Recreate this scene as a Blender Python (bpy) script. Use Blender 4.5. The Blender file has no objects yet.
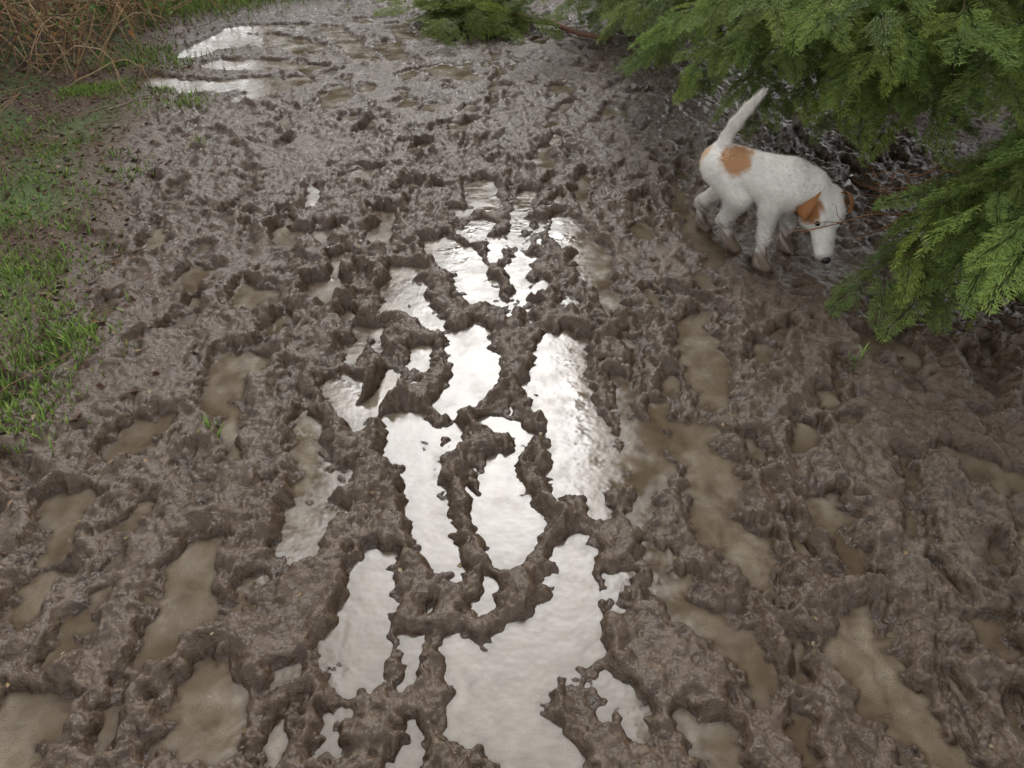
import bpy, math, numpy as np
from mathutils import Vector
rng=np.random.default_rng(7)
scene=bpy.context.scene
# ------------------------------------------------------------ camera
H=1.5; P=math.radians(36); F=830.0
cp,sp=math.cos(P),math.sin(P)
cam=bpy.data.cameras.new("camera"); cam.lens=F*36/1024; cam.clip_end=2000; cam.clip_start=.02
co=bpy.data.objects.new("camera",cam); scene.collection.objects.link(co)
co.location=(0,0,H); co.rotation_euler=(math.pi/2-P,0,0); scene.camera=co
def at(u,v,z=0.0):
    du=(u-512)/F; dv=(384-v)/F
    t=(H-z)/(sp-dv*cp)
    return np.array([du*t,(cp+dv*sp)*t,z])
def dep(p): return p[1]*cp+(H-p[2])*sp
# ------------------------------------------------------------ noise
ang=np.linspace(0,2*np.pi,256,endpoint=False); GX,GY=np.cos(ang),np.sin(ang)
def hsh(xi,yi,s):
    h=(xi*374761393+yi*668265263+s*974634777)&0xffffffff
    h=((h^(h>>13))*1274126177)&0xffffffff
    return h^(h>>16)
def perlin(x,y,s=0):
    xf=np.floor(x); yf=np.floor(y); xi=xf.astype(np.int64); yi=yf.astype(np.int64); x=x-xf; y=y-yf
    def g(a,b):
        k=hsh(xi+a,yi+b,s)&255
        return GX[k]*(x-a)+GY[k]*(y-b)
    u=x*x*x*(x*(x*6-15)+10); v=y*y*y*(y*(y*6-15)+10)
    a=g(0,0);b=g(1,0);c=g(0,1);d=g(1,1)
    return (a+(b-a)*u+((c+(d-c)*u)-(a+(b-a)*u))*v)*1.5
def fbm(x,y,f,o,s=0):
    r=0;a=1
    for i in range(o):
        r=r+a*perlin(x*f+i*17.3,y*f-i*9.1,s+i); f*=2.03;a*=.5
    return r
def sstep(e0,e1,x):
    t=np.clip((x-e0)/(e1-e0),0,1); return t*t*(3-2*t)
# ------------------------------------------------------------ mesh helpers
def make_mesh(name,V,Fc,mat=None,col=None,scal=None,smooth=True,parent=None):
    me=bpy.data.meshes.new(name); V=np.asarray(V,dtype=np.float32); Fc=np.asarray(Fc,dtype=np.int32)
    k=Fc.shape[1]
    me.vertices.add(len(V)); me.vertices.foreach_set("co",V.ravel())
    me.loops.add(Fc.size); me.loops.foreach_set("vertex_index",Fc.ravel())
    me.polygons.add(len(Fc)); me.polygons.foreach_set("loop_start",np.arange(0,Fc.size,k,dtype=np.int32))
    me.polygons.foreach_set("use_smooth",np.full(len(Fc),smooth))
    me.update(calc_edges=True)
    if col is not None:
        a=me.color_attributes.new(name="Col",type='FLOAT_COLOR',domain='POINT')
        c=np.ones((len(V),4),dtype=np.float32); c[:,:3]=col; a.data.foreach_set("color",c.ravel())
    if scal:
        for n,d in scal.items():
            a=me.attributes.new(name=n,type='FLOAT',domain='POINT'); a.data.foreach_set("value",np.asarray(d,dtype=np.float32).ravel())
    ob=bpy.data.objects.new(name,me); scene.collection.objects.link(ob)
    if mat: me.materials.append(mat)
    if parent: ob.parent=parent
    return ob
def empty(name,loc=(0,0,0)):
    e=bpy.data.objects.new(name,None); scene.collection.objects.link(e); return e
class Bld:
    def __init__(s): s.V=[];s.F=[];s.C=[];s.n=0
    def add(s,V,Fc,C):
        V=np.asarray(V); C=np.broadcast_to(np.asarray(C,dtype=float),(len(V),3))
        s.V.append(V); s.F.append(np.asarray(Fc)+s.n); s.C.append(C); s.n+=len(V)
    def inst(s,T,Fc,C,M,pos,tint):
        n=len(pos); V=np.einsum('nij,kj->nki',M,T)+pos[:,None,:]
        Cc=C[None,:,:]*tint[:,None,:]
        FF=(Fc[None]+ (np.arange(n)*len(T))[:,None,None]).reshape(-1,Fc.shape[1])
        s.add(V.reshape(-1,3),FF,Cc.reshape(-1,3))
    def tube(s,pts,rad,c,k=5):
        pts=np.asarray(pts,float); n=len(pts); rad=np.broadcast_to(rad,(n,))
        tg=np.gradient(pts,axis=0); tg/=np.linalg.norm(tg,axis=1)[:,None]+1e-9
        ref=np.array([0.13,.31,.94]) if abs(tg[:,2]).mean()<.85 else np.array([1,.1,0.])
        a=np.cross(tg,ref); a/=np.linalg.norm(a,axis=1)[:,None]+1e-9; b=np.cross(tg,a)
        th=np.arange(k)/k*2*np.pi
        V=pts[:,None,:]+rad[:,None,None]*(np.cos(th)[None,:,None]*a[:,None,:]+np.sin(th)[None,:,None]*b[:,None,:])
        i,j=np.meshgrid(np.arange(n-1),np.arange(k),indexing='ij'); j2=(j+1)%k
        Fc=np.stack([i*k+j,i*k+j2,(i+1)*k+j2,(i+1)*k+j],-1).reshape(-1,4)
        s.add(V.reshape(-1,3),Fc,c)
    def obj(s,name,mat,parent=None,smooth=True):
        return make_mesh(name,np.concatenate(s.V),np.concatenate(s.F),mat,np.concatenate(s.C),smooth=smooth,parent=parent)
def frames(X,Z):
    X=X/np.linalg.norm(X,axis=1)[:,None]; Y=np.cross(Z,X); Y/=np.linalg.norm(Y,axis=1)[:,None]+1e-9; Z=np.cross(X,Y)
    return np.stack([X,Y,Z],-1)
# ------------------------------------------------------------ material helpers
def newmat(name):
    m=bpy.data.materials.new(name); m.use_nodes=True; nt=m.node_tree
    return m,nt,nt.nodes["Principled BSDF"]
def N(nt,t,**k):
    n=nt.nodes.new(t)
    for a,b in k.items(): setattr(n,a,b)
    return n
def noise(nt,scale,detail=2,rough=.6):
    tc=N(nt,"ShaderNodeTexCoord"); n=N(nt,"ShaderNodeTexNoise"); n.inputs["Scale"].default_value=scale
    n.inputs["Detail"].default_value=detail; n.inputs["Roughness"].default_value=rough
    nt.links.new(tc.outputs["Object"],n.inputs["Vector"]); return n
def ramp(nt,src,stops):
    r=N(nt,"ShaderNodeValToRGB"); e=r.color_ramp.elements
    while len(e)<len(stops): e.new(.5)
    for i,(p,c) in enumerate(stops):
        e[i].position=p; e[i].color=(*c,1) if len(c)==3 else c
    nt.links.new(src,r.inputs[0]); return r
def mix(nt,fac,a,b,mode='MIX'):
    m=N(nt,"ShaderNodeMix",data_type='RGBA',blend_type=mode)
    for s,i in ((fac,0),(a,6),(b,7)):
        if isinstance(s,(int,float)): m.inputs[i].default_value=s
        elif isinstance(s,tuple): m.inputs[i].default_value=(*s,1)
        else: nt.links.new(s,m.inputs[i])
    return m.outputs[2]
def attr(nt,n):
    a=N(nt,"ShaderNodeAttribute"); a.attribute_name=n; return a
# ---- mud
mud,nt,bs=newmat("mud")
n1=noise(nt,2.5,2); n2=noise(nt,34,2,.6); n3=noise(nt,210,2,.7)
c=ramp(nt,n2.outputs[0],[(.3,(.050,.031,.019)),(.52,(.100,.068,.044)),(.75,(.172,.125,.087))]).outputs[0]
c=mix(nt,ramp(nt,n1.outputs[0],[(.4,(0,0,0)),(.65,(.75,.75,.75))]).outputs[0],c,(.080,.050,.030))
wet=attr(nt,"wet").outputs["Fac"]
c=mix(nt,wet,c,mix(nt,1.0,c,(.66,.62,.57),'MULTIPLY'))
lit=ramp(nt,n3.outputs[0],[(.35,(.035,.020,.013)),(.55,(.10,.058,.034)),(.72,(.20,.13,.08))]).outputs[0]
c=mix(nt,attr(nt,"litter").outputs["Fac"],c,lit)
gr=ramp(nt,n3.outputs[0],[(.35,(.03,.04,.012)),(.6,(.09,.14,.03)),(.75,(.15,.20,.06))]).outputs[0]
c=mix(nt,attr(nt,"green").outputs["Fac"],c,gr)
nt.links.new(c,bs.inputs["Base Color"])
rr=ramp(nt,n2.outputs[0],[(.34,(.18,)*3),(.60,(.46,)*3)]).outputs[0]
rr=mix(nt,attr(nt,"litter").outputs["Fac"],rr,(.75,.75,.75))
nt.links.new(rr,bs.inputs["Roughness"]); bs.inputs["IOR"].default_value=1.45
ad=N(nt,"ShaderNodeMath",operation='MULTIPLY_ADD'); ad.inputs[1].default_value=.24
nt.links.new(n3.outputs[0],ad.inputs[0]); nt.links.new(n2.outputs[0],ad.inputs[2])
b2=N(nt,"ShaderNodeBump"); b2.inputs["Strength"].default_value=1; b2.inputs["Distance"].default_value=.011
nt.links.new(ad.outputs[0],b2.inputs["Height"])
nt.links.new(b2.outputs[0],bs.inputs["Normal"])
# ---- water
wat,nt,bs=newmat("muddy_water")
d=attr(nt,"depth"); n1=noise(nt,4,3); n2=noise(nt,240,2,.7)
mk=mix(nt,ramp(nt,n1.outputs[0],[(.35,(0,0,0)),(.65,(1,1,1))]).outputs[0],(.12,.088,.054),(.24,.20,.145))
mk=mix(nt,ramp(nt,n2.outputs[0],[(.57,(0,0,0)),(.65,(.8,.8,.8))]).outputs[0],mk,(.08,.058,.035))
dr=ramp(nt,d.outputs["Fac"],[(0,(0,0,0)),(.018,(1,1,1))]).outputs[0]
nt.links.new(mix(nt,dr,(.080,.056,.036),mk),bs.inputs["Base Color"])
nt.links.new(ramp(nt,noise(nt,8,4,.65).outputs[0],[(.38,(.05,)*3),(.70,(.34,)*3)]).outputs[0],bs.inputs["Roughness"]); bs.inputs["IOR"].default_value=1.47
b1=N(nt,"ShaderNodeBump"); b1.inputs["Strength"].default_value=.12; b1.inputs["Distance"].default_value=.01
nt.links.new(noise(nt,18,2).outputs[0],b1.inputs["Height"]); nt.links.new(b1.outputs[0],bs.inputs["Normal"])
# ---- leaves etc (vertex colour)
def colmat(name,rough,transl=0,bump=0,bs_scale=60,vary=.3,spec=.5):
    m,nt,bs=newmat(name); a=attr(nt,"Col"); n=noise(nt,bs_scale,2); bs.inputs["Specular IOR Level"].default_value=spec
    v=ramp(nt,n.outputs[0],[(.3,(1-vary,)*3),(.7,(1+vary,)*3)]).outputs[0]
    cc=mix(nt,1.0,a.outputs["Color"],v,'MULTIPLY'); nt.links.new(cc,bs.inputs["Base Color"])
    bs.inputs["Roughness"].default_value=rough
    if bump:
        b=N(nt,"ShaderNodeBump"); b.inputs["Strength"].default_value=bump; b.inputs["Distance"].default_value=.004
        nt.links.new(n.outputs[0],b.inputs["Height"]); nt.links.new(b.outputs[0],bs.inputs["Normal"])
    if transl:
        t=N(nt,"ShaderNodeBsdfTranslucent"); nt.links.new(cc,t.inputs[0]); ms=N(nt,"ShaderNodeMixShader"); ms.inputs[0].default_value=transl
        nt.links.new(bs.outputs[0],ms.inputs[1]); nt.links.new(t.outputs[0],ms.inputs[2]); nt.links.new(ms.outputs[0],nt.nodes["Material Output"].inputs[0])
    return m
leafm=colmat("leaf",.6,.3,spec=.25); barkm=colmat("bark",.8,0,.8,90,.45); furm=colmat("fur",.85,0,.3,220,.05,.2); litm=colmat("dead_leaf",.6,.1)
# ------------------------------------------------------------ ground grid
ys=[.5]
while ys[-1]<11: ys.append(ys[-1]+.0024*(cp*ys[-1]+.882))
nf=len(ys); st=.03
while ys[-1]<400: ys.append(ys[-1]+st); st*=1.12
yb=[];y=.5;st=.01
while y>-60: y-=st; st*=1.15; yb.append(y)
nb=len(yb); ys=np.array(yb[::-1]+ys)
uf=np.arange(-.72,.7201,.0020); uo=[];u=.72;st=.003
while u<8: u+=st; st*=1.15; uo.append(u)
uo=np.array(uo); no=len(uo); U=np.concatenate([-uo[::-1],uf,uo])
W=cp*np.maximum(ys,.3)+.882
X=U[None,:]*W[:,None]; Y=np.repeat(ys[:,None],len(U),1)
near=(np.abs(U)[None,:]<.8)&(Y<12)&(Y>.2)
wx=X+.03*perlin(X*7,Y*7,50)+.014*perlin(X*21,Y*21,51)+.006*perlin(X*50,Y*50,54); wy=Y+.03*perlin(X*7,Y*7,52)+.014*perlin(X*21,Y*21,53)
EX,EY=[0,1.75,2.4,3.5,5,6.5,9],[-1.5,-1.42,-1.36,-1.62,-2.05,-2.4,-2.2]
eL=np.interp(Y,EX,EY)+.12*perlin(X*1.5,Y*1.5,60)
litter=np.clip(sstep(.0,.35,eL-X)+sstep(0,.4,X-np.interp(Y,[0,2,4,6,9],[2.0,1.75,1.9,1.9,2.2])-.15*perlin(X*2,Y*2,61)),0,1)
MB=.024
h=MB+.012*fbm(X,Y*.7,1.6,2,1)
h-=.008*np.exp(-((X-.02)/.55)**2)*sstep(6,4,Y)
h+=.03*litter+.04*litter*fbm(X,Y,1.2,2,9)
def carve(px,py,th,hl,r,depth,rim):
    R=hl+r+.07
    i0,i1=np.searchsorted(ys,[py-R,py+R])
    if i1-i0<2: return
    wmin,wmax=W[i0],W[i1-1]
    c=[(px-R)/wmin,(px-R)/wmax,(px+R)/wmin,(px+R)/wmax]
    j0,j1=np.searchsorted(U,[min(c),max(c)])
    if j1-j0<2: return
    a=wx[i0:i1,j0:j1]-px; b=wy[i0:i1,j0:j1]-py
    s,cth=math.sin(th),math.cos(th); al=a*s+b*cth; ac=a*cth-b*s
    ac=ac*(1+.25*np.clip(al/ (hl+r),-1,1))
    dd=np.hypot(ac,al-np.clip(al,-hl,hl))-r
    m=sstep(.016,-.024,dd)
    h[i0:i1,j0:j1]+=(-depth*m+rim*np.exp(-((dd-.026)/.020)**2))*(1-.75*litter[i0:i1,j0:j1])
for _ in range(820):
    py=.4+10*rng.random()**1.15; px=rng.uniform(-1.9,2.2)
    carve(px,py,rng.normal(px*.12,.28),rng.uniform(.06,.13),rng.uniform(.022,.044),rng.uniform(.010,.034),rng.uniform(.004,.012))
for _ in range(900):
    py=.4+9*rng.random()**1.1; px=rng.uniform(-1.6,2.2)
    carve(px,py,rng.uniform(0,3.1),rng.uniform(.0,.02),rng.uniform(.012,.026),rng.uniform(.006,.020),rng.uniform(.003,.008))
# clods
wX=X+.02*perlin(X*11,Y*11,70)+.007*perlin(X*33,Y*33,73); wY=Y+.02*perlin(X*11,Y*11,71)+.007*perlin(X*33,Y*33,74)
bl=lambda f,s,q=.8: np.sqrt(perlin(wX*f,wY*f*q,s)**2+.003)-.26
amp=(1-.7*litter)*(.5+.75*np.clip(.5+perlin(X*1.3,Y*1.3,72),0,1))
cl=amp*(.020*bl(9,80,.40)+.021*bl(18,81,.52)+.0135*bl(34,82,.75)+.0065*bl(62,83)+.0026*bl(110,85))
h+=cl
h+=.0012*perlin(X*150,Y*150,84)*near
# the long water-filled prints of the trodden line
S=[[(570,545,16),(578,590,30),(560,635,34),(520,665,40),(495,715,42),(540,765,44)],[(452,645,12),(480,672,24)],
[(408,420,16),(408,450,20),(424,500,22),(438,545,19),(458,575,9)],[(503,465,18),(500,500,25),(510,545,16)],[(517,440,13),(495,425,10)],
[(560,345,24),(562,390,33),(578,440,33),(585,480,29),(600,515,10)],[(378,560,16),(372,605,27),(350,650,28),(345,695,14)],
[(470,335,18),(478,370,24),(455,403,18)],[(305,430,16),(316,465,19),(310,510,24),(300,550,22)],[(335,385,13),(355,408,15)],
[(200,555,24),(180,610,28),(158,645,18)],[(203,690,34),(195,735,38)],[(25,715,36),(5,765,42)],[(75,505,22),(60,550,18)],[(138,437,24)],[(35,602,22)],
[(248,300,20)],[(245,362,24),(215,398,18)],[(190,282,18)],[(322,292,16)],[(340,265,10)],[(403,275,18),(405,300,20),(432,322,16)],[(388,215,12),(380,245,10)],
[(442,245,16),(465,265,22),(477,297,16)],[(482,185,12),(486,205,14)],[(473,232,16)],[(524,195,8),(516,232,7),(522,272,7),(520,308,6)],
[(562,222,14),(588,250,16),(600,280,12),(618,312,10)],[(425,360,11)],[(640,432,16),(652,468,20),(645,520,10)],
[(690,320,12),(700,350,24),(712,385,22),(722,402,12)],[(690,430,20),(708,470,26),(716,520,27),(750,560,30),(776,590,14)],[(757,460,12)],
[(672,585,18),(690,615,20),(738,640,24),(755,685,22)],[(825,515,20)],[(848,620,22),(868,665,36),(902,710,36),(935,755,30)],
[(712,735,26),(722,770,30)],[(612,690,14),(640,735,20)],[(802,437,14)],[(955,455,16),(1000,485,18)],[(105,715,8),(98,760,8)],[(275,740,14)],
[(360,177,12)],[(640,232,12)],[(675,190,10),(700,235,12),(712,262,8)],[(700,285,10)],[(455,130,7)],[(405,105,8)],[(440,70,16),(470,78,14)],[(385,45,12),(400,60,10)],
[(360,22,10)],[(150,82,16),(200,88,20),(260,84,22)],[(215,45,20),(260,40,22),(310,50,20)],[(240,100,10),(300,82,14)],[(220,65,18),(290,66,16)],[(190,55,14),(240,30,16),(290,28,14)],[(545,165,8)],[(590,180,8)],[(330,235,8)],[(610,115,8)],[(560,90,8)],[(420,150,8)],[(640,95,8)],
[(880,340,10)],[(760,360,9)],[(990,640,12)],[(905,470,9)],[(130,520,10)],[(240,600,8)],[(60,650,10)],[(430,110,6)],[(350,120,8)],[(500,90,8)],[(330,30,14),(370,60,10)],[(450,40,10)],
[(545,148,6),(535,165,6)],[(400,195,7),(410,185,6)],[(455,215,6)],[(500,240,7),(495,262,6)],[(580,195,6),(592,215,6)],[(370,330,8),(380,350,6)],[(535,290,6)],[(450,440,7)],[(620,340,8)],[(655,300,7)],[(350,355,7)],[(300,240,7)],[(275,330,7)],[(620,590,8)],[(650,560,8)],[(410,640,8),(405,680,8)],[(415,735,14),(390,760,10)],[(480,600,7)],[(330,740,9)],[(800,660,8)],[(800,740,12)],[(860,560,9)],[(340,90,9),(330,110,7)],[(310,70,10)],[(410,75,8)],[(365,90,8)],[(470,110,6)],[(395,25,8),(410,40,8)],[(430,20,8)]]
dmin=np.full(h.shape,9.0)
for stk in S:
    p=[(at(u,v),r) for u,v,r in stk]; p=[(q[0],q[1],.93*r*dep(q)/F+.003*q[1]) for q,r in p]
    if len(p)==1: p=[(p[0][0],p[0][1]-.04,p[0][2]*.8),(p[0][0]+.01,p[0][1]+.04,p[0][2])]
    for (x0,y0,r0),(x1,y1,r1) in zip(p[:-1],p[1:]):
        R=max(r0,r1)+.1; ylo,yhi=min(y0,y1)-R,max(y0,y1)+R; xlo,xhi=min(x0,x1)-R,max(x0,x1)+R
        i0,i1=np.searchsorted(ys,[ylo,yhi]); wmn,wmx=W[i0],W[i1-1]
        c=[xlo/wmn,xlo/wmx,xhi/wmn,xhi/wmx]; j0,j1=np.searchsorted(U,[min(c),max(c)])
        a=wx[i0:i1,j0:j1]-x0; b=wy[i0:i1,j0:j1]-y0; dx,dy=x1-x0,y1-y0; L=dx*dx+dy*dy+1e-9
        t=np.clip((a*dx+b*dy)/L,0,1)
        dd=np.hypot(a-t*dx,b-t*dy)-(r0+(r1-r0)*t)
        dmin[i0:i1,j0:j1]=np.minimum(dmin[i0:i1,j0:j1],dd)
dmin=dmin+.020*perlin(X*13,Y*13,92)+.014*perlin(X*28,Y*28,90)+.008*perlin(X*60,Y*60,91)
h=np.where(h<.002,.002+(h-.002)*.75,h)
h+=.010*np.exp(-((dmin-.040)/.028)**2)
m=sstep(.036,-.030,dmin)
farf=sstep(4,5.5,Y)
h=h*(1-m)+(-.012-.008*farf+.58*cl)*m
h=h*(1-.4*farf)-.004*farf*(1-litter)
dg=np.exp(-(((X-.98)/.42)**2+((Y-2.98)/.34)**2)**2)
h=h*(1-.6*dg)-.002*dg
far=~near
h=np.where(far,np.maximum(h,.03),h)
green=np.clip(sstep(.0,.45,perlin(X*2.2,Y*2.2,95)+.2)*sstep(.12,.5,eL-X),0,1)
green=np.maximum(green,sstep(9.5,11,Y+.6*perlin(X,Y,96)))
wetm=sstep(.02,.0,h)
nr,nc=h.shape
V=np.stack([X,Y,h],-1).reshape(-1,3)
i,j=np.meshgrid(np.arange(nr-1),np.arange(nc-1),indexing='ij'); b0=i*nc+j
Q=np.stack([b0,b0+1,b0+nc+1,b0+nc],-1).reshape(-1,4)
make_mesh("muddy_ground",V,Q,mud,scal={"litter":litter,"green":green,"wet":wetm})
hv=h.ravel(); wq=Q[(hv[Q].min(1)<.002)]
ids,inv=np.unique(wq,return_inverse=True); inv=inv.reshape(wq.shape)
WV=V[ids].copy(); dp=np.clip(-hv[ids],0,.1); WV[:,2]=0
make_mesh("puddle_water",WV,inv,wat,scal={"depth":dp})
def gh(x,y):
    i=np.clip(np.searchsorted(ys,y),0,nr-1); j=np.clip(np.searchsorted(U,x/W[i]),0,nc-1); return h[i,j]
# ------------------------------------------------------------ DOG
def A(*p): return np.array(p,float)
org=A(.67,2.58,-.01); hs=.0035; top=A(1.30,3.28,.67)
n=((top-org)/hs).astype(int)
SD=np.full(n,1.0,dtype=np.float32)
def cone(a,ra,b,rb,k=.03):
    a=A(*a);b=A(*b); lo=np.minimum(a-ra,b-rb)-k-.03; hi=np.maximum(a+ra,b+rb)+k+.03
    l=np.clip(((lo-org)/hs).astype(int),0,n); u=np.clip(((hi-org)/hs).astype(int)+1,0,n)
    g=np.stack(np.meshgrid(*[org[q]+hs*np.arange(l[q],u[q]) for q in range(3)],indexing='ij'),-1)-a
    d=b-a; t=np.clip((g@d)/(d@d+1e-12),0,1)
    dist=np.linalg.norm(g-t[...,None]*d,axis=-1)-(ra+(rb-ra)*t)
    s=SD[l[0]:u[0],l[1]:u[1],l[2]:u[2]]
    hh=np.clip(.5+.5*(s-dist)/k,0,1); SD[l[0]:u[0],l[1]:u[1],l[2]:u[2]]=s*(1-hh)+dist*hh-k*hh*(1-hh)
# trunk
cone((.795,3.05,.325),.074,(.86,3.0,.316),.068,.03)
cone((.86,3.0,.316),.068,(.97,2.915,.30),.084,.03)
cone((.97,2.915,.30),.084,(1.025,2.875,.295),.076,.03)
cone((1.01,2.885,.345),.05,(.84,3.01,.345),.05,.03)
cone((.99,2.90,.25),.055,(1.03,2.875,.25),.05,.03)
# neck
cone((1.02,2.88,.325),.072,(1.085,2.872,.30),.064,.035)
cone((1.085,2.872,.30),.064,(1.14,2.872,.255),.058,.03)
# head frame
HS=1.25
C=A(1.147,2.858,.232); M=A(.05,-.53,-.85); M/=np.linalg.norm(M); Lh=A(.945,.16,-.09); Lh-=M*(Lh@M); Lh/=np.linalg.norm(Lh); Uh=np.cross(M,Lh)
def hd(m,l,u): return tuple(C+HS*(M*m+Lh*l+Uh*u))
def hc(a,ra,b,rb,k): cone(a,ra*HS,b,rb*HS,k)
hc(hd(-.012,-.016,.004),.047,hd(-.012,.016,.004),.047,.02)
hc(hd(.02,-.022,.002),.041,hd(.02,.022,.002),.041,.02)
hc(hd(.036,-.030,-.012),.029,hd(.036,.030,-.012),.029,.02)
hc(hd(.045,0,.0),.034,hd(.090,0,-.004),.027,.014)
hc(hd(.085,-.007,-.004),.026,hd(.142,-.005,-.005),.021,.012)
hc(hd(.085,.007,-.004),.026,hd(.142,.005,-.005),.021,.012)
hc(hd(.06,0,-.030),.023,hd(.128,0,-.026),.015,.008)
hc(hd(.043,-.024,.028),.014,hd(.052,-.026,.025),.011,.010)
hc(hd(.043,.024,.028),.014,hd(.052,.026,.025),.011,.010)
# front legs
def leg(pts,k=.02):
    for (p,r),(q,s) in zip(pts[:-1],pts[1:]): cone(p,r,q,s,k)
leg([((.985,2.86,.29),.050),((.955,2.865,.215),.036),((.945,2.84,.11),.0225),((.935,2.815,.045),.020),((.937,2.808,.02),.0205),((.957,2.792,.012),.020)])
leg([((1.03,2.925,.28),.048),((1.025,2.945,.205),.034),((1.065,2.945,.12),.0215),((1.062,2.955,.05),.019),((1.062,2.95,.025),.0195),((1.082,2.935,.018),.019)])
# hind legs
leg([((.80,3.01,.315),.074),((.862,2.955,.225),.050),((.832,2.985,.13),.0255),((.826,2.992,.115),.0225),((.858,2.972,.03),.019),((.882,2.955,.010),.020)])
leg([((.815,3.075,.31),.068),((.852,3.075,.225),.045),((.780,3.14,.135),.0255),((.771,3.15,.12),.0225),((.778,3.16,.03),.019),((.803,3.145,.010),.020)])
# tail
leg([((.785,3.055,.375),.028),((.80,3.05,.42),.022),((.822,3.04,.475),.021),((.855,3.02,.54),.018),((.892,3.0,.60),.011)],.012)
def surfnets(S):
    nx,ny,nz=S.shape; c=[nx-1,ny-1,nz-1]; sm=np.zeros((*c,3),np.float32); ct=np.zeros(c,np.float32); ins=S<0
    for ax in range(3):
        o=[q for q in range(3) if q!=ax]
        for a in (0,1):
            for b in (0,1):
                of=[0,0,0]; of[o[0]]=a; of[o[1]]=b; o2=list(of); o2[ax]=1
                sl=tuple(slice(of[q],of[q]+c[q]) for q in range(3)); s2=tuple(slice(o2[q],o2[q]+c[q]) for q in range(3))
                v0=S[sl];v1=S[s2]; x=ins[sl]!=ins[s2]; t=np.where(x,v0/np.where(x,v0-v1,1),0)
                for q in range(3): sm[...,q]+=np.where(x,(t if q==ax else of[q]),0)
                ct+=x
    mk=ct>0; idx=np.full(c,-1); idx[mk]=np.arange(mk.sum())
    P_=np.argwhere(mk)+sm[mk]/ct[mk][:,None]
    Fs=[]
    for ax,(p,q) in zip(range(3),((1,2),(2,0),(0,1))):
        e0=[slice(1,-1)]*3; e1=[slice(1,-1)]*3; e0[ax]=slice(0,-1); e1[ax]=slice(1,None)
        a=ins[tuple(e0)]; b=ins[tuple(e1)]
        off=[1,1,1]; off[ax]=0
        for cond,flip in ((a&~b,False),(~a&b,True)):
            g=np.argwhere(cond)+off
            if not len(g): continue
            def cell(dp_,dq_):
                gg=g.copy(); gg[:,p]+=dp_; gg[:,q]+=dq_; return idx[gg[:,0],gg[:,1],gg[:,2]]
            f=np.stack([cell(-1,-1),cell(0,-1),cell(0,0),cell(-1,0)],-1)
            Fs.append(f[:,::-1] if flip else f)
    return org+P_*hs,np.concatenate(Fs)
DV,DF=surfnets(SD)
dog=empty("jack_russell_terrier_dog")
white=A(.77,.74,.68)
def fn(a,f=40,s=5): return perlin(a[:,0]*f+a[:,2]*f*.7,a[:,1]*f-a[:,2]*f*.6,s)
def dogcol(V):
    c=np.tile(white,(len(V),1))*(1+.07*fn(V,60)+.06*fn(V,22,9))[:,None]
    def patch(ctr,r,colr,e=.25):
        d=np.linalg.norm((V-A(*ctr))/A(*r),axis=1)+.22*fn(V,45,8)
        m=sstep(1+e,1-e,d)[:,None]; return c*(1-m)+A(*colr)*m
    c=patch((.835,2.97,.365),(.062,.062,.055),(.50,.28,.14))
    c=patch((.745,3.06,.35),(.03,.03,.045),(.62,.43,.26),.4)
    c=patch(hd(.012,-.060,.018),(.050,.05,.050),(.34,.155,.06))
    c=patch(hd(-.01,.056,.03),(.03,.03,.03),(.34,.155,.06))
    rel=V-C; am=rel@M; perp=np.linalg.norm(rel-am[:,None]*M,axis=1); ishead=perp<.085
    nz=(sstep(.165,.195,am)*ishead)[:,None]; c=c*(1-nz*.7)+nz*.7*A(.16,.10,.09)
    md=sstep(.18,.03,V[:,2]+.07*fn(V,50,3)); md=np.clip(md*.95,0,1)[:,None]
    md=md*np.where(ishead,.2,1.0)[:,None]
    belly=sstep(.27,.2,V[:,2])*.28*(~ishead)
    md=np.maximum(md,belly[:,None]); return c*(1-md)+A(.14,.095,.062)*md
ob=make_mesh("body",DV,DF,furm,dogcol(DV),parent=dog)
me=ob.data; NV=np.zeros(len(DV)*3,np.float32); me.vertices.foreach_get("normal",NV); NV=NV.reshape(-1,3)
# short coat
sel=rng.integers(0,len(DV),46000); pv=DV[sel]; nv=NV[sel]
flow=np.tile(A(-.8,.6,-.55),(len(sel),1)); flow[pv[:,0]>1.09]=-M*.6+A(0,0,-.2)
tail=pv[:,2]>.415; flow[tail]=A(.45,-.2,.9)
flow-=nv*np.sum(flow*nv,1)[:,None]
dr=flow*.9+nv*.38+rng.normal(0,.18,(len(sel),3)); dr/=np.linalg.norm(dr,axis=1)[:,None]
ln=np.where(pv[:,0]>1.09,.007,.013)*rng.uniform(.6,1.3,len(sel)); ln=np.where(tail,.022*rng.uniform(.5,1.2,len(sel)),ln); ln=np.where(pv[:,2]<.1,.005,ln)
sd=np.cross(dr,nv); sd/=np.linalg.norm(sd,axis=1)[:,None]+1e-9
a=pv-sd*.0008-nv*.001; b=pv+sd*.0008-nv*.001; t=pv+dr*ln[:,None]
FV=np.stack([a,b,t],1).reshape(-1,3)
make_mesh("coat",FV,np.arange(len(FV)).reshape(-1,3),furm,np.repeat(dogcol(pv)*rng.uniform(.84,1.08,(len(sel),1)),3,0),parent=dog)
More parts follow.
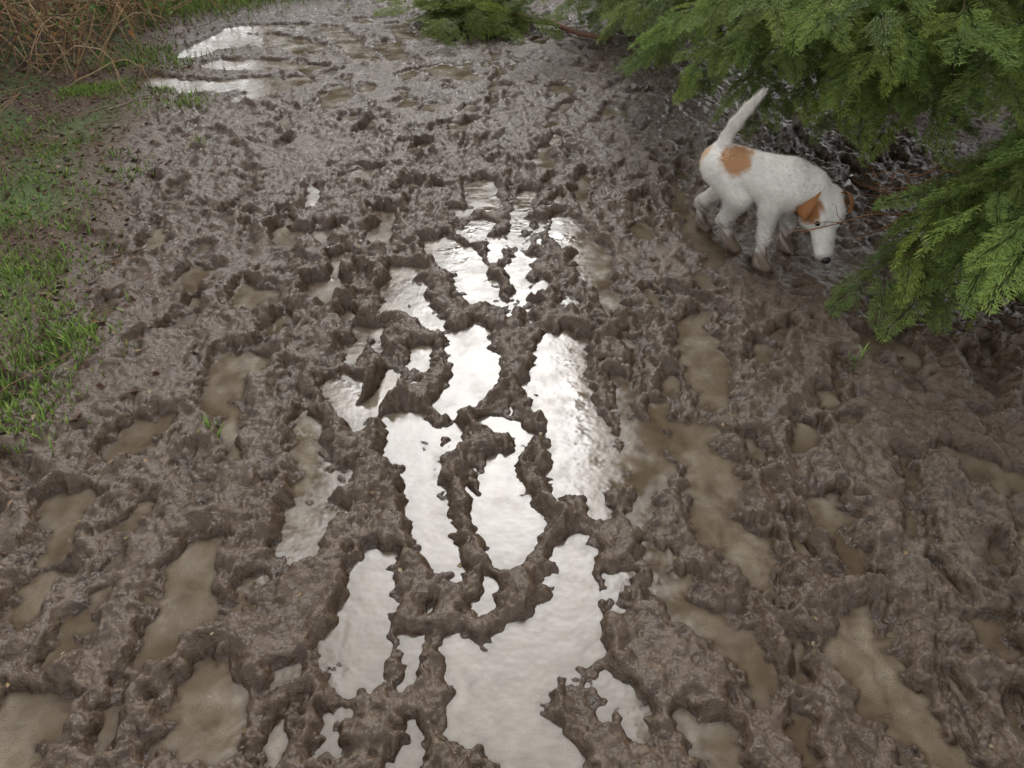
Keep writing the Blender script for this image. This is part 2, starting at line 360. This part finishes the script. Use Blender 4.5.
def ell(name,c,ax,col,rough):
    m,nt,bs=newmat(name+"_material"); nn=noise(nt,300,2); nt.links.new(ramp(nt,nn.outputs[0],[(.3,tuple(.7*q for q in col)),(.7,col)]).outputs[0],bs.inputs["Base Color"]); bs.inputs["Roughness"].default_value=rough
    th=np.linspace(0,np.pi,13); ph=np.arange(20)/20*2*np.pi
    T,Pp=np.meshgrid(th,ph,indexing='ij'); s=np.stack([np.sin(T)*np.cos(Pp),np.sin(T)*np.sin(Pp),np.cos(T)],-1)
    V=A(*c)+s[...,0:1]*(M*ax[0])+s[...,1:2]*(Lh*ax[1])+s[...,2:3]*(Uh*ax[2])
    i,j=np.meshgrid(np.arange(12),np.arange(20),indexing='ij'); j2=(j+1)%20
    make_mesh(name,V.reshape(-1,3),np.stack([i*20+j,(i+1)*20+j,(i+1)*20+j2,i*20+j2],-1).reshape(-1,4),m,parent=dog)
ell("nose",hd(.157,0,.006),(.015,.019,.016),(.02,.016,.015),.35)
ell("right_eye",hd(.051,-.034,.026),(.0115,.0115,.0115),(.02,.01,.006),.12)
ell("left_eye",hd(.051,.034,.026),(.0115,.0115,.0115),(.02,.01,.006),.12)
for sgn,nm in ((-1,"right_ear"),(1,"left_ear")):
    # drop ear hanging beside the skull towards the cheek
    ctrl=[(-.034,.046,.036),(-.040,.058,.042),(-.020,.070,.042),(.006,.078,.036),(.026,.079,.030),(.042,.076,.024)]
    if sgn>0: ctrl=[(-.030,.036,.036),(-.034,.046,.046),(-.018,.056,.048),(.000,.061,.044),(.014,.061,.038),(.026,.058,.032)]
    wd=[.022,.029,.031,.027,.017,.003]
    tt=np.linspace(0,5,19)
    cc=np.stack([np.interp(tt,range(6),[q[z] for q in ctrl]) for z in range(3)],-1); ww=np.interp(tt,range(6),wd)*(1 if sgn<0 else .75)
    for _ in range(3): cc[1:-1]=.25*cc[:-2]+.5*cc[1:-1]+.25*cc[2:]
    w=A(.10,.64,-.76); w/=np.linalg.norm(w)
    EV=[]
    for side in (1,-1):
        for k_ in range(19):
            for s_ in np.linspace(-1,1,7):
                m_,l_,u_=cc[k_]+w*ww[k_]*s_+A(0,.75,.65)*(.003*side*(1-s_*s_)+.006*(1-s_*s_)); EV.append(hd(m_,l_*sgn,u_))
    EV=np.array(EV); fs=[]
    for o_ in (0,133):
        for k_ in range(18):
            for s_ in range(6):
                q=o_+k_*7+s_; fs.append([q,q+1,q+8,q+7])
    ec=np.tile(A(.32,.14,.055),(len(EV),1))*(1+.15*fn(EV,80))[:,None]
    make_mesh(nm,EV,fs,furm,ec,parent=dog)
# ------------------------------------------------------------ conifers
def spray(seed,ns=13,nsub=6):
    r=np.random.default_rng(seed); V=[];Fc=[];Cc=[]
    def strip(p,d,l,w,nrm,c0,c1):
        d=d/np.linalg.norm(d); s=np.cross(nrm,d); s/=np.linalg.norm(s)+1e-9
        b=len(V); V.extend([p,p+d*l*.4+s*w,p+d*l,p+d*l*.4-s*w]); Cc.extend([c0,(c0+c1)/2,c1,(c0+c1)/2]); Fc.append([b,b+1,b+2,b+3])
    up=A(0,0,1); ax=lambda t: A(t,.05*math.sin(t*4+seed),.10*t-.30*t*t)
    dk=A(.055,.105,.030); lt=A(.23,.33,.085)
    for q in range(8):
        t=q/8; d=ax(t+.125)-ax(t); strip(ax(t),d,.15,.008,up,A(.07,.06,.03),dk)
    for q in range(ns):
        t=.06+.9*q/ns
        for sg in (-1,1):
            L=.42*(1-t)**.75*r.uniform(.75,1.15)+.05; an=math.radians(r.uniform(34,50)); p=ax(t+.02*sg)
            d=A(math.cos(an),sg*math.sin(an),-.15+r.normal(0,.12)); d/=np.linalg.norm(d)
            nrm=up+r.normal(0,.35,3)
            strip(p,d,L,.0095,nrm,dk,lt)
            nn_=max(2,int(nsub*L/.3))
            for z in range(nn_):
                tz=.12+.8*z/nn_
                for s2 in (-1,1):
                    a2=an*sg+s2*math.radians(r.uniform(30,48)); l2=(.13*(1-tz)+.035)*r.uniform(.7,1.2)
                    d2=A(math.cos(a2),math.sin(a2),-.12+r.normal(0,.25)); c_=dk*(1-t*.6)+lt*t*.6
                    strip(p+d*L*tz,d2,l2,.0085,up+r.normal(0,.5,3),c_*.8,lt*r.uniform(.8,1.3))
    return np.array(V),np.array(Fc),np.array(Cc)
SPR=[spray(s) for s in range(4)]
def coarse(seed):
    r=np.random.default_rng(seed); V=[];Fc=[];Cc=[]
    for q in range(9):
        t=q/9; sg=1 if q%2 else -1; an=r.uniform(.4,.9)*sg; L=.5*(1-t)+.12; d=A(math.cos(an),math.sin(an),-.2+r.normal(0,.2)); s=A(-math.sin(an),math.cos(an),r.normal(0,.4)); p=A(t,0,-.2*t*t)
        b=len(V); V+= [p,p+d*L*.5+s*.08,p+d*L,p+d*L*.5-s*.08]; Fc.append([b,b+1,b+2,b+3]); Cc+=[A(.03,.06,.02)]*2+[A(.08,.13,.04)]*2
    return np.array(V),np.array(Fc),np.array(Cc)
CRS=[coarse(s) for s in range(3)]
def conifer(trunk,height,tips,nrep,crownr,jit=.16):
    tr=empty("conifer_tree"); B=Bld(); Wd=Bld(); tr_=A(*trunk)
    zt=np.linspace(-.1,height,14); Wd.tube(np.stack([tr_[0]+.05*np.sin(zt),tr_[1]+.05*np.cos(zt*1.3),zt],-1),np.linspace(.13,.01,14),(.10,.06,.04),9)
    pos=[];dirs=[];ups=[];sz=[];tint=[]
    for (u,v,z) in tips:
        base=at(u,v,z)
        for k in range(nrep):
            tip=base+rng.normal(0,jit,3)*A(1,1,.55)*(0 if k==0 else 1)
            back=0 if k==0 else rng.uniform(0,.45)
            s=tr_+A(0,0,tip[2]+rng.uniform(.15,.6)); tip=tip+(s-tip)*back; tip[2]=max(tip[2],.07)
            n=26; t=np.linspace(0,1,n)[:,None]; mid=(s+tip)/2+A(0,0,.16)+rng.normal(0,.06,3)
            c=(1-t)**2*s+2*t*(1-t)*mid+t*t*tip
            Wd.tube(c[::3],np.linspace(.012,.002,len(c[::3])),(.11,.065,.04),4)
            L=np.linalg.norm(tip-s); step=.055; m=int(L*.75/step)
            for q in range(m):
                tt=1-(q*step)/L; f=tt*(n-1); i0=int(min(f,n-2)); p=c[i0]+(c[i0+1]-c[i0])*(f-i0); d=c[min(i0+1,n-1)]-c[i0]; d/=np.linalg.norm(d)
                side=np.cross(A(0,0,1),d); sg=1 if q%2 else -1
                dd=d*(1 if q==0 else .75)+side*sg*(0 if q==0 else .65)+rng.normal(0,.15,3)+A(0,0,-.10)
                pos.append(p);dirs.append(dd);ups.append(A(0,0,1)+rng.normal(0,.38,3)); sz.append(rng.uniform(.13,.26))
                g=rng.uniform(.5,1.5); yel=rng.uniform(0,1); tint.append(A(g*(1+.25*yel),g*(1+.06*yel),g*(1-.15*yel)))
    pos=np.array(pos);dirs=np.array(dirs);ups=np.array(ups);sz=np.array(sz);tint=np.array(tint)
    Mx=frames(dirs,ups)*sz[:,None,None]; w=rng.integers(0,4,len(pos))
    for q in range(4):
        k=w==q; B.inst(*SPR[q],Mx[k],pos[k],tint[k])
    n=700; z=1.6+(height-1.6)*rng.random(n)**1.1; th=rng.uniform(0,2*np.pi,n); rad=crownr*(1-(z/height)**1.4)*rng.random(n)**.4+.05
    pos=np.stack([tr_[0]+rad*np.cos(th),tr_[1]+rad*np.sin(th),z],-1); d=np.stack([np.cos(th),np.sin(th),np.full(n,-.35)],-1)+rng.normal(0,.25,(n,3))
    Mx=frames(d,A(0,0,1)+rng.normal(0,.4,(n,3)))*rng.uniform(.4,.8,n)[:,None,None]; w=rng.integers(0,3,n); tint=rng.uniform(.6,1.1,(n,1))*np.ones((1,3))
    for q in range(3):
        k=w==q; B.inst(*CRS[q],Mx[k],pos[k],tint[k])
    B.obj("foliage",leafm,tr,False); Wd.obj("branches",barkm,tr)
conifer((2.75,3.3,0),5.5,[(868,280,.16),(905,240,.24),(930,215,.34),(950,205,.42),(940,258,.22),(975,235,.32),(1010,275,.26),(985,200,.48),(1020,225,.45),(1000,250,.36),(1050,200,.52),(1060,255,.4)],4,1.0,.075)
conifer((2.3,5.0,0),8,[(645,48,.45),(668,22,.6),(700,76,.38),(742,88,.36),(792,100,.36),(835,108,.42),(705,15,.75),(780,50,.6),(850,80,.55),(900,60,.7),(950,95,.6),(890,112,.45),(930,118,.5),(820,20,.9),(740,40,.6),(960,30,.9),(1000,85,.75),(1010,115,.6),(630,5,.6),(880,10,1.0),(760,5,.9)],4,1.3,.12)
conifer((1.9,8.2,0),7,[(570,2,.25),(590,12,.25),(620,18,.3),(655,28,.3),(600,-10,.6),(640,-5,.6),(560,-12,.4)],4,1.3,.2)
# dead twigs hanging out of the cypress
tw=Bld()
def twig(p,q,r0,r1,c,wob=.02,n=12,k=4,B=tw):
    t=np.linspace(0,1,n)[:,None]; c_=p+(q-p)*t; w=np.cumsum(rng.normal(0,wob,(n,3)),0); w-=w[0]+(w[-1]-w[0])*t; B.tube(c_+w,np.linspace(r0,r1,n),c,k); return c_+w
for (a,b) in (((990,165,.35),(862,212,.16)),((985,172,.33),(880,196,.2)),((1000,180,.33),(905,225,.15)),((1010,185,.3),(850,240,.05)),((975,185,.3),(868,188,.2)),((1015,195,.25),(800,233,.20)),((985,160,.4),(890,180,.25))):
    c_=twig(at(*a),at(*b),.007,.0015,(.28,.14,.07),.012)
    for q in range(9):
        s=c_[rng.integers(3,11)]; e=s+A(-.10,-.04,-.02)+rng.normal(0,.06,3); twig(s,e,.002,.0008,(.36,.18,.09),.006,6,3)
tw.obj("dead_twigs",barkm)
# ------------------------------------------------------------ grass and weeds (left verge)
G=Bld()
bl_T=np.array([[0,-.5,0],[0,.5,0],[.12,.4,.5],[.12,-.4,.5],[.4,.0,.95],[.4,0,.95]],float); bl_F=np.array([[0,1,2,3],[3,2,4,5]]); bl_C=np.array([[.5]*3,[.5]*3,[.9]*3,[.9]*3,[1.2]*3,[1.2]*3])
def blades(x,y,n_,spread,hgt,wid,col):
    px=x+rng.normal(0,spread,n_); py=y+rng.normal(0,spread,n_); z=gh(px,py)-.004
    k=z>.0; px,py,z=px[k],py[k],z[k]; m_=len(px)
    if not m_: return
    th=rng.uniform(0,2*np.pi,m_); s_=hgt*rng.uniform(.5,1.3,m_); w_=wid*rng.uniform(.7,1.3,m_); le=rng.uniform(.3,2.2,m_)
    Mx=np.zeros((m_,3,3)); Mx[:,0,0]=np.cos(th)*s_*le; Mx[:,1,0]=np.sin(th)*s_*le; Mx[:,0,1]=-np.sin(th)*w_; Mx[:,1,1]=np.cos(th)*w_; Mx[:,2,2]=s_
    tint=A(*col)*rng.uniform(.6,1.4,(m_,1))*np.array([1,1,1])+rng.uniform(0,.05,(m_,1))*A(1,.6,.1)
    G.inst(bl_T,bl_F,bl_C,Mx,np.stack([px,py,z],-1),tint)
for (u,v,s,n_) in [(45,275,.13,420),(25,285,.1,280),(50,320,.08,180),(60,350,.12,420),(30,375,.10,360),(15,405,.08,280),(75,345,.06,160),(40,425,.07,100),(10,440,.09,140),(15,150,.15,250),(55,165,.1,120),(110,100,.12,600),(85,103,.1,350),(180,92,.10,360),(190,105,.08,160),(130,182,.08,90),(95,205,.06,60),(75,235,.06,80),(10,200,.12,160),(20,235,.1,120),(30,225,.1,100),(150,110,.1,110),(205,150,.04,30),(212,437,.02,26),(850,365,.025,36),(160,60,.25,300),(110,20,.4,900),(190,8,.3,900),(240,0,.25,700),(250,-8,.4,1200),(310,-12,.4,1000),(60,190,.1,90),(0,330,.12,240),(470,22,.18,500),(490,35,.1,200)]:
    p=at(u,v); blades(p[0],p[1],n_,s*.85,.035 if v>60 else .07,.0055 if v>60 else .008,(.18,.29,.065))
for _ in range(300):
    y_=rng.uniform(1.2,9); x_=rng.uniform(-4.5,-1.3) if y_<6.5 else rng.uniform(-6,-1.2); e_=np.interp(y_,EX,EY)
    if x_<e_-.1: blades(x_,y_,int(rng.uniform(10,60)),.05,.04,.005,(.11,.18,.04))
for _ in range(400):
    blades(rng.uniform(-9,9),rng.uniform(10,14),60,.15,.09,.01,(.14,.24,.05))
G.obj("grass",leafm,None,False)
# ------------------------------------------------------------ leaf litter
LB=Bld(); lt_T=np.array([[-.5,0,0],[0,.32,.10],[.6,0,.02],[0,-.32,.12]]); lt_F=np.array([[0,3,2,1]]); lt_C=np.ones((4,3))
def leaves(n_,xr,yr,size,cols,okf):
    x=rng.uniform(*xr,n_); y=rng.uniform(*yr,n_); k=okf(x,y); x,y=x[k],y[k]; z=gh(x,y); k=z>-.003; x,y,z=x[k],y[k],z[k]+.003; m_=len(x)
    d=rng.normal(0,1,(m_,3)); d[:,2]*=.25; Mx=frames(d,A(0,0,1)+rng.normal(0,.35,(m_,3)))*(size*rng.uniform(.4,1.3,m_))[:,None,None]
    cc=np.array(cols)[rng.integers(0,len(cols),m_)]*rng.uniform(.6,1.2,(m_,1)); LB.inst(lt_T,lt_F,lt_C,Mx,np.stack([x,y,z],-1),cc)
eLf=lambda x,y: np.interp(y,EX,EY)
br=[(.12,.06,.03),(.17,.09,.045),(.07,.035,.02),(.22,.14,.08),(.10,.045,.025)]
leaves(19000,(-5,-1),(1,7.5),.030,br,lambda x,y:x<eLf(x,y)+rng.normal(0,.18,len(x)))
leaves(5000,(1.3,3.5),(1.5,7),.03,br,lambda x,y:x>1.75+rng.normal(0,.15,len(x)))
leaves(750,(-1.6,2),(.7,7),.013,[(.16,.10,.05),(.30,.20,.09),(.05,.03,.02),(.34,.27,.16)],lambda x,y:x>-9)
LB.obj("leaf_litter",litm,None,False)
ST=Bld()
for _ in range(420):
    x=rng.uniform(-1.7,2.0); y=.7+5.5*rng.random(); l=rng.uniform(.015,.06); th=rng.uniform(0,3.14); p=A(x,y,0); q=A(x+l*math.cos(th),y+l*math.sin(th),0)
    p[2]=gh(p[0],p[1])+.004; q[2]=gh(q[0],q[1])+.006
    if p[2]>.004: twig(p,q,.0012,.0008,(.16,.10,.06),.002,5,3,ST)
for _ in range(500):
    x=rng.uniform(-4.2,-1.5); y=rng.uniform(1.8,7.5); l=rng.uniform(.08,.4); th=rng.uniform(0,3.14)
    if x>np.interp(y,EX,EY)-.1: continue
    p=A(x,y,gh(x,y)+.01); q=A(x+l*math.cos(th),y+l*math.sin(th),gh(x,y)+.02+rng.uniform(0,.06)); twig(p,q,.0025,.001,(.20,.11,.06) if rng.random()<.6 else (.10,.06,.04),.01,7,3,ST)
twig(at(490,8,.05),at(610,38,.06),.03,.018,(.20,.10,.06),.01,12,6,ST)
ST.obj("fallen_twigs",barkm)
# fern-like cut conifer brush beside the path end
FB=Bld(); pos=[];dd=[]
for _ in range(150):
    p=at(rng.normal(478,26),rng.normal(26,9),0); p[2]=rng.uniform(.04,.16); pos.append(p); dd.append(A(rng.normal(0,1),rng.normal(-.4,.7),rng.normal(.1,.3)))
pos=np.array(pos);dd=np.array(dd); FB.inst(*SPR[1],frames(dd,A(0,0,1)+rng.normal(0,.4,(len(pos),3)))*.3,pos,rng.uniform(.6,1.3,(len(pos),1))*A(1.15,1,.9)[None])
FB.obj("cut_conifer_brush",leafm,None,False)
# ------------------------------------------------------------ bramble thicket
BR=empty("bramble_bush"); BS=Bld(); BL=Bld(); lp=[];ldr=[]
for _ in range(720):
    x=rng.uniform(-5.6,-2.3); y=rng.uniform(4.1,8.2)
    if x>-2.62-(y<5)*.2: continue
    p=A(x,y,.02); th=rng.uniform(0,6.28); l=rng.uniform(.4,1.2); q=p+A(math.cos(th)*l,math.sin(th)*l,rng.uniform(.0,.5)); mid=(p+q)/2+A(0,0,rng.uniform(.25,.9))
    q[0]=min(q[0],-2.15)
    t=np.linspace(0,1,12)[:,None]; c_=(1-t)**2*p+2*t*(1-t)*mid+t*t*q+rng.normal(0,.008,(12,3))
    BS.tube(c_,np.linspace(.006,.002,12),A(*[(.40,.23,.12),(.26,.15,.08),(.44,.32,.18),(.16,.11,.07)][rng.integers(0,4)])*.9,4)
    for q_ in range(5):
        s=c_[rng.integers(3,12)]; e=s+rng.normal(0,.12,3); twig(s,e,.0025,.0012,(.36,.22,.11),.008,5,3,BS)
    for q_ in range(8):
        lp.append(c_[rng.integers(3,12)]+rng.normal(0,.03,3)); ldr.append(rng.normal(0,1,3))
lp=np.array(lp);ldr=np.array(ldr); cc=np.array([(.16,.24,.06),(.28,.15,.06),(.10,.16,.045)])[rng.integers(0,3,len(lp))]
BL.inst(lt_T,lt_F,lt_C,frames(ldr,A(0,0,1)+rng.normal(0,.4,(len(lp),3)))*(rng.uniform(.025,.05,len(lp)))[:,None,None],lp,cc)
BS.obj("stems",barkm,BR); BL.obj("leaves",leafm,BR,False)
# ------------------------------------------------------------ surrounding woodland (mirrored in the puddles)
def broadleaf(x,y,height,crown,n=2600,name="broadleaf_tree",ls=.28,low=.28):
    tr=empty(name); Wd=Bld(); Lf=Bld(); base=A(x,y,0)
    zt=np.linspace(-.1,height*.8,12); Wd.tube(np.stack([x+.12*np.sin(zt*.7),y+.1*np.cos(zt),zt],-1),np.linspace(.16,.03,12),(.13,.10,.07),9)
    cl=[]
    for q in range(22):
        z=height*rng.uniform(low,.98); r=crown*math.sin(math.pi*min(max((z/height-.12+.1*(low<.2))/.95,0),1))**.6*rng.random()**.5; th=rng.uniform(0,6.28)
        c_=A(x+r*math.cos(th),y+r*math.sin(th),z); cl.append(c_); twig(A(x,y,z*.72),c_,.04,.008,(.13,.10,.07),.05,9,5,Wd)
    cl=np.array(cl); k=rng.integers(0,22,n); d=rng.normal(0,1,(n,3)); d/=np.linalg.norm(d,axis=1)[:,None]; pos=cl[k]+d*(rng.random(n)**.45*crown*.42)[:,None]*A(1,1,.8)
    Lf.inst(lt_T,lt_F,lt_C,frames(rng.normal(0,1,(n,3)),rng.normal(0,1,(n,3)))*(ls*rng.uniform(.6,1.3,n))[:,None,None],pos,A(.06,.085,.03)*rng.uniform(.5,1.4,(n,1)))
    Wd.obj("trunk_and_limbs",barkm,tr); Lf.obj("crown",leafm,tr,False)
for (x,y,hh,c_) in [(-4.2,3.0,7.5,1.7),(-4.0,6.4,8.5,1.9),(-4.8,10,9,2.2),(4.6,7.5,9,2.0),(-4,14,8,2.2),(3.8,13.5,8,2.2)]:
    broadleaf(x,y,hh,c_)
for (x,y,hh,c_) in [(-2.2,16.5,6.2,2.4),(.2,17.5,6.2,2.4),(2.4,16.8,6.2,2.4)]:
    broadleaf(x,y,hh,c_,3600,"broadleaf_tree",.38,.08)
# ------------------------------------------------------------ light
w=bpy.data.worlds.new("World"); scene.world=w; w.use_nodes=True; nt=w.node_tree; bg=nt.nodes["Background"]
sky=N(nt,"ShaderNodeTexSky"); sky.sky_type='NISHITA'; sky.sun_disc=False; sky.sun_elevation=math.radians(42); sky.sun_rotation=math.radians(0); sky.air_density=1; sky.dust_density=3
hs_=N(nt,"ShaderNodeHueSaturation"); hs_.inputs["Saturation"].default_value=.12; hs_.inputs["Value"].default_value=2.3; nt.links.new(sky.outputs[0],hs_.inputs["Color"]); nt.links.new(hs_.outputs[0],bg.inputs[0]); bg.inputs[1].default_value=.15
sl=bpy.data.lights.new("overcast_sun",'SUN'); sl.energy=1.35; sl.angle=math.radians(54); sl.color=(1,.99,.97)
so=bpy.data.objects.new("overcast_sun",sl); scene.collection.objects.link(so); so.rotation_euler=(-math.radians(48),0,0); so.location=(0,8,8)
scene.view_settings.view_transform='Standard'; scene.view_settings.look='None'; scene.view_settings.exposure=0
